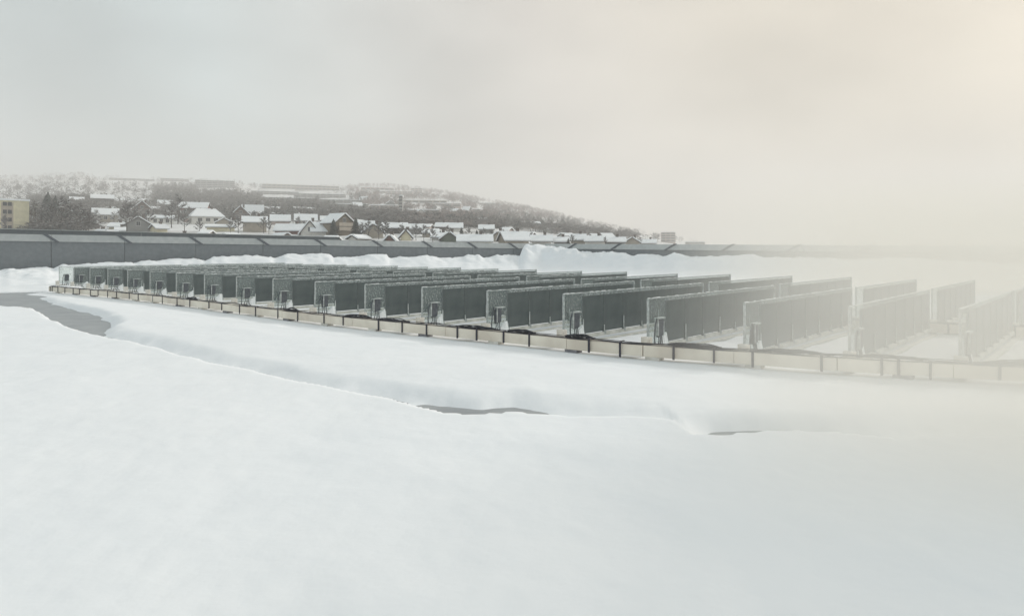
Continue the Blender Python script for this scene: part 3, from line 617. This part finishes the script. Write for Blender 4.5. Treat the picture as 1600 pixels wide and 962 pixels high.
# ------------------------------------------------------------------ trees
M_BARE = mat('bare_twigs', (.17, .16, .155), .95, .3, .1, col2=(.26, .25, .245)); M_BARK = mat('bark', (.085, .075, .07), .95)
M_RED = mat('reddish_twigs', (.25, .2, .19), .95, .2, .1, col2=(.33, .28, .265)); M_CON = mat('conifer_needles', (.05, .062, .055), .95, 1.0, .1, col2=(.11, .12, .11)); M_TSN = mat('snowy_twigs', (.62, .63, .63), .9, .5, .1, col2=(.75, .77, .77))
def crown_bare(seed, nb, h=1.0, wid=.016, snow=0):
    r = random.Random(seed); T = MB(); B = MB()
    T.tube([(0, 0, -.1), (.01, 0, .3), (r.uniform(-.03, .03), r.uniform(-.03, .03), .62), (0, 0, .9)], .02, 5, 0, .004)
    limbs = []
    for i in range(7):
        z = .2 + .09 * i; a_ = i * 2.4 + r.uniform(-.5, .5); L_ = .34 * (1 - i / 10); tip = Vector((math.cos(a_) * L_, math.sin(a_) * L_, z + L_ * 1.0)); T.tube([(0, 0, z), tuple(Vector((0, 0, z)).lerp(tip, .5) + Vector((0, 0, -.015))), tuple(tip)], .008, 3, 0, .002); limbs.append((Vector((0, 0, z)), tip))
    for i in range(nb):
        s, e_ = r.choice(limbs + [(Vector((0, 0, .5)), Vector((0, 0, .98)))]); p = s.lerp(e_, r.uniform(.3, 1.0)); d_ = Vector((r.gauss(0, 1), r.gauss(0, 1), r.uniform(-.1, 1.6))).normalized() * r.uniform(.07, .17); w_ = d_.cross(Vector((r.gauss(0, 1), r.gauss(0, 1), r.gauss(0, 1)))).normalized() * wid * r.uniform(.5, 1)
        B.face([p - w_, p + w_, p + d_], 1 if snow and r.random() < snow else 0)
    return T, B
def crown_con(seed, n_):
    r = random.Random(seed); T = MB(); B = MB(); T.tube([(0, 0, -.1), (0, 0, .95)], .022, 5, 0, .004)
    for i in range(n_):
        u = (i + r.random()) / n_; z = .08 + .9 * u; R = .24 * (1 - u) ** .85 + .012; a_ = r.uniform(0, 6.28); rr = R * r.uniform(.75, 1.12); c, s = math.cos(a_), math.sin(a_); t_ = Vector((-s, c, 0)) * (.055 * (1 - u) + .014)
        p0 = Vector((c * .01, s * .01, z + .05)); p1 = Vector((c * rr, s * rr, z - .05)); B.face([p0, p1 - t_, p1 + Vector((c, s, 0)) * .02, p1 + t_], 0)
    return T, B
BT = [(T.mesh('trunk', M_BARK), B.mesh('crown', [M_BARE, M_TSN])) for T, B in (crown_bare(k, 420, snow=.12) for k in range(5))]
BS = [(T.mesh('trunk', M_BARK), B.mesh('crown', [M_BARE, M_TSN])) for T, B in (crown_bare(50 + k, 420, snow=.75) for k in range(2))]
CT = [(T.mesh('trunk', M_BARK), B.mesh('crown', [M_CON, M_TSN])) for T, B in (crown_con(90 + k, 260) for k in range(3))]
def tree(px, yb, hpx, kind, label, group=None, wide=1.0, k=0, Y=None):
    Y = Y or depth(px, yb); X = (px - 800) / F * Y; h = hpx * Y / F
    src = {'bare': BT, 'snowy': BS, 'con': CT}[kind]; tm, cm = src[k % len(src)]
    o = link({'bare': 'bare_tree', 'snowy': 'snowy_tree', 'con': 'conifer'}[kind], None, None, (X, Y, zat(yb, Y)), (0, 0, k * 1.7)); o.scale = (h * wide, h * wide, h)
    tag(o, label, 'tree', group); link('trunk', tm, o); link('crown', cm, o); return o
for i, (px, yb, h, lab) in enumerate([(521, 369, 27, 'dark conifer between the A-gable wing and the timber house'), (556, 371, 31, 'tall dark conifer in front of the right edge of the timber house'), (721, 371, 16, 'round dark conifer above the wide pale roof'), (745, 374, 15, 'second dark conifer above the wide pale roof, further right'),
        (688, 373, 13, 'lone small spruce beside the tan slab-roofed house'), (75, 350, 50, 'tall thin dark conifer behind the bare wood at far left'), (87, 352, 46, 'slender conifer among bare trees right of the yellow block'), (365, 340, 16, 'small conifer right of the white hipped house'), (888, 384, 12, 'thin conifer above the snow mound'), (912, 380, 15, 'narrow spruce among the snowy houses right of the mound')]):
    tree(px, yb, h, 'con', lab, k=i, wide=1.5)
tree(150, 352, 26, 'snowy', 'snow-laden spreading tree below the long dark house', k=0, wide=1.3)
tree(178, 352, 22, 'snowy', 'smaller snow-laden tree right of the spreading one', k=1, wide=1.3)
tree(8, 366, 32, 'bare', 'bare dark tree in front of the yellow apartment block', k=2, wide=.9, Y=170)
g_b = 'bare trees among the village houses'
spots = [(54, 362, 50), (66, 365, 40), (80, 364, 52), (96, 363, 56), (110, 362, 46), (126, 364, 48), (139, 364, 36), (198, 366, 52), (210, 342, 26), (232, 360, 34), (268, 356, 40), (278, 350, 46), (288, 362, 30), (312, 366, 22), (360, 364, 20), (372, 366, 28), (386, 350, 18), (412, 364, 26), (420, 366, 22), (447, 346, 20), (458, 350, 22), (466, 358, 20), (527, 352, 22), (566, 374, 26), (576, 374, 30), (592, 374, 26), (602, 374, 30), (628, 372, 22), (650, 376, 26), (662, 378, 28), (676, 378, 22), (700, 372, 20), (732, 374, 18), (756, 372, 16), (768, 380, 22), (786, 376, 18), (830, 378, 16), (894, 384, 18), (946, 384, 14), (972, 384, 13), (1000, 384, 14)]
used = set()
for i, (px, yb, h) in enumerate(spots):
    best = min(HOUSES[:52], key=lambda q: abs(q[0] - px) + .5 * abs(q[1] - yb)); side = 'left' if px < best[0] - best[2] * .25 else ('right' if px > best[0] + best[2] * .25 else 'close')
    base = best[3].split(' with ')[0].split(' behind ')[0].split(' above ')[0].split(' right of')[0].split(' left of')[0]
    kk = (base, side)
    lab = {'left': f'bare tree on the left side of the {base}', 'right': f'bare tree on the right side of the {base}', 'close': f'bare tree standing close to the {base}'}[side]
    if lab in used: lab = lab.replace('bare tree', 'taller bare tree' if h > 30 else 'thin bare tree')
    if lab in used: lab = lab.replace('thin bare', 'second thin bare').replace('taller bare', 'second taller bare')
    if lab in used: lab = lab.replace('second', 'third')
    if lab in used: lab = lab.replace('third', 'fourth')
    used.add(lab); lab = ' '.join(lab.split()[:16]); tree(px, yb, h, 'bare', lab, g_b, wide=1.15, k=i)
# woods nobody could count
def ylim(px): return float(np.interp(px, [-100, 0, 40, 50, 140, 150, 560, 620, 800, 900, 1000, 1150], [345, 345, 345, 366, 366, 346, 346, 354, 358, 370, 378, 385]))
def forest(name, label, n_, region, tmpl, hr, mats, seed):
    rg = np.random.default_rng(seed); VV = []; FF = []; MI = []; base = 0; c = 0; tries = 0
    T = []
    for B in tmpl:
        v = np.array(B.v); ln = [len(f) for f in B.f]; f = [(*x, x[2]) if len(x) == 3 else x for x in B.f]; T.append((v, [tuple(x) for x in B.f]))
    vs = []; fs = []
    while c < n_ and tries < n_ * 30:
        tries += 1; px = rg.uniform(-80, 1130); y = rg.uniform(270, 385)
        yr = float(np.interp(px, gx, gy))
        if y < yr + .5 or y > ylim(px) or rg.random() > region(px, y): continue
        Y = depth(px, y) * rg.uniform(.97, 1.03); X = (px - 800) / F * Y
        if any(abs(px - q_[0]) < q_[2] / 2 + 2 and q_[1] - 2 < y < q_[1] + 7 for q_ in bl): continue
        if any((abs(X - h_[4]) < h_[2] * h_[5] / F * .55 and -6 < Y - h_[5] < 12) for h_ in HOUSES if abs(h_[0] - px) < 40): continue
        v, f = T[int(rg.integers(len(T)))]; h = rg.uniform(*hr); w_ = h * rg.uniform(.8, 1.3); an = rg.uniform(0, 6.28); ca, sa = math.cos(an), math.sin(an)
        h = min(max(rg.uniform(*hr) * Y / F, 3.2), 9)
        z = float(terr(np.array([X]), np.array([Y]))[0])
        vs.append(np.stack([X + (v[:, 0] * ca - v[:, 1] * sa) * w_, Y + (v[:, 0] * sa + v[:, 1] * ca) * w_, z + v[:, 2] * h], -1))
        fs += [tuple(base + q for q in x) for x in f]; base += len(v); c += 1
    me = bpy.data.meshes.new(name); me.from_pydata(np.concatenate(vs).tolist(), [], fs); me.materials.append(mats); me.update()
    o = link(name, me); tag(o, label, 'wood', kind='stuff'); return o
def lite(seed, nb, wid):
    T, B = crown_bare(seed, nb, wid=wid); m = MB(); m.face([(-.012, 0, -.1), (.012, 0, -.1), (0, 0, .9)]); m.v += B.v; o_ = 3; m.f += [tuple(i + o_ for i in f) for f in B.f]; return m
LT = [lite(200 + k, 46, .034) for k in range(5)]
def box_(px, y, x0, x1, y0, y1, s=6): return float(ss(x0 - s, x0 + s, px) * (1 - ss(x1 - s, x1 + s, px)) * ss(y0 - 2, y0 + 2, y) * (1 - ss(y1 - 2, y1 + 2, y)))
def reg_grey(px, y):
    yr = float(np.interp(px, gx, gy)); d_ = (.10 if px < 240 else .13) * (.2 + 1.6 * _T[int(px / 11) % 256, int(y / 3) % 256])
    d_ = max(d_, box_(px, y, 45, 140, 315, 368), .9 * box_(px, y, 240, 305, 296, 325), .95 * box_(px, y, 370, 470, 312, 330), .8 * box_(px, y, 300, 380, 305, 325), .95 * box_(px, y, 440, 560, 318, 345), .34 * box_(px, y, 185, 560, 318, 352), 1.0 * box_(px, y, 560, 640, 338, 362), .9 * box_(px, y, 620, 800, 352, 368), .9 * box_(px, y, 800, 1000, 352 + (px - 800) * .1, 376), .12 * box_(px, y, 560, 800, 362, 380), .16 * box_(px, y, 700, 1060, 300, 384))
    if y < 308 and px < 240: d_ = .10 + .12 * ((px * .31) % 7 < 2)
    return d_
def reg_red(px, y): return max(.5 * box_(px, y, 545, 900, 292, 345) * (.3 + 1.4 * _T[int(px / 9) % 256, int(y / 3) % 256]), .9 * box_(px, y, 620, 780, 335, 366), .12 * box_(px, y, 780, 1000, 330, 378))
forest('bare_wood', 'grey bare woods covering the snowy hillside behind the village', 6200, reg_grey, LT, (9, 15), M_BARE, 3)
forest('reddish_wood', 'reddish brown bare birch woods on the right half of the hill', 2600, reg_red, LT, (7, 12), M_RED, 4)
def reg_top(px, y): yr = float(np.interp(px, gx, gy)); return (1 if 78 < px < 145 or 205 < px < 215 or 540 < px < 700 or px > 370 and px < 410 else .3) * (y < yr + 3)
forest('ridge_trees', 'small trees in silhouette along the ridge skyline', 260, reg_top, LT, (5, 9), M_BARE, 5)
LC = [crown_con(300 + k, 40)[1] for k in range(3)]
forest('conifer_stand', 'dark conifers scattered among the bare woods', 420, lambda px, y: .8 * box_(px, y, 380, 570, 312, 345) + .7 * box_(px, y, 245, 300, 292, 322) + .6 * box_(px, y, 570, 900, 345, 372) + .15 * box_(px, y, 50, 400, 320, 365), LC, (10, 17), M_CON, 6)
# bright clearing on the slope
# ------------------------------------------------------------------ added volumes standing in for lens glare, and haze
def vol(name, x0, x1, y0, y1, z0, z1, m):
    b = MB(); b.box(x0, x1, y0, y1, z0, z1); return b.obj(name, m)
mh = bpy.data.materials.new('haze_air'); mh.use_nodes = True; N = mh.node_tree.nodes; L = mh.node_tree.links; N.clear()
o_ = N.new('ShaderNodeOutputMaterial'); pv = N.new('ShaderNodeVolumePrincipled'); pv.inputs['Color'].default_value = (.95, .93, .915, 1); pv.inputs['Density'].default_value = .0008; pv.inputs['Anisotropy'].default_value = .1; L.new(pv.outputs[0], o_.inputs['Volume'])
tag(vol('haze', -2150, 2150, -260, 1720, -12.5, 190, mh), kind='stuff', label='thin winter haze over the roof and the village')
mf = bpy.data.materials.new('lens_glare'); mf.use_nodes = True; N = mf.node_tree.nodes; L = mf.node_tree.links; N.clear()  # scattering volume that stands in for lens glare
o_ = N.new('ShaderNodeOutputMaterial'); pv = N.new('ShaderNodeVolumePrincipled'); pv.inputs['Color'].default_value = (.97, .94, .885, 1); pv.inputs['Anisotropy'].default_value = .05; L.new(pv.outputs[0], o_.inputs['Volume'])
tc = N.new('ShaderNodeTexCoord'); sp = N.new('ShaderNodeSeparateXYZ'); L.new(tc.outputs['Object'], sp.inputs[0])
def M2(op, a_, b_):
    q = N.new('ShaderNodeMath'); q.operation = op
    for i, v in enumerate((a_, b_)):
        if isinstance(v, (int, float)): q.inputs[i].default_value = v
        else: L.new(v, q.inputs[i])
    return q.outputs[0]
def RM(v, a_, b_, c_, d_):
    q = N.new('ShaderNodeMapRange'); q.interpolation_type = 'SMOOTHSTEP'; L.new(v, q.inputs[0])
    for i, x in enumerate((a_, b_, c_, d_)): q.inputs[i + 1].default_value = x
    return q.outputs[0]
u = M2('SUBTRACT', sp.outputs['X'], M2('MULTIPLY', sp.outputs['Y'], .2))
dn = M2('MULTIPLY', RM(u, -.35, 2.9, 0, .29), M2('MULTIPLY', RM(sp.outputs['Y'], 3.3, 4.6, 0, 1), M2('MULTIPLY', RM(sp.outputs['Y'], 7.4, 8.8, 1, 0), RM(sp.outputs['Z'], 1.5, 2.8, 1, 0))))
nz = N.new('ShaderNodeTexNoise'); nz.inputs['Scale'].default_value = .8; nz.inputs['Detail'].default_value = 1; L.new(tc.outputs['Object'], nz.inputs[0])
dn = M2('MULTIPLY', dn, RM(nz.outputs[0], .3, .7, .8, 1.2)); L.new(dn, pv.inputs['Density'])
mf2 = mf.copy(); N, L = mf2.node_tree.nodes, mf2.node_tree.links; sp = [q for q in N if q.type == 'SEPXYZ'][0]; pv2 = [q for q in N if q.type == 'PRINCIPLED_VOLUME'][0]
u = M2('SUBTRACT', sp.outputs['X'], M2('MULTIPLY', sp.outputs['Y'], .30))
dn = M2('MULTIPLY', RM(u, -3.0, 9.0, 0, .20), M2('MULTIPLY', RM(sp.outputs['Y'], 25, 27.5, 0, 1), M2('MULTIPLY', RM(sp.outputs['Y'], 32, 35, 1, 0), RM(sp.outputs['Z'], 2.6, 5.6, 1, 0))))
L.new(dn, pv2.inputs['Density'])
tag(vol('glare_volume', 6, 46, 25, 35, .03, 5.8, mf2), kind='stuff', label='farther added glare veil before the right hand parapet')  # second added volume, carries the glare over the parapet and snow bank
tag(vol('glare_volume', .6, 13, 3.2, 8.9, .02, 2.9, mf), kind='stuff', label='pale added glare veil over the right side of the roof')  # added volume that washes out the right side in place of lens glare
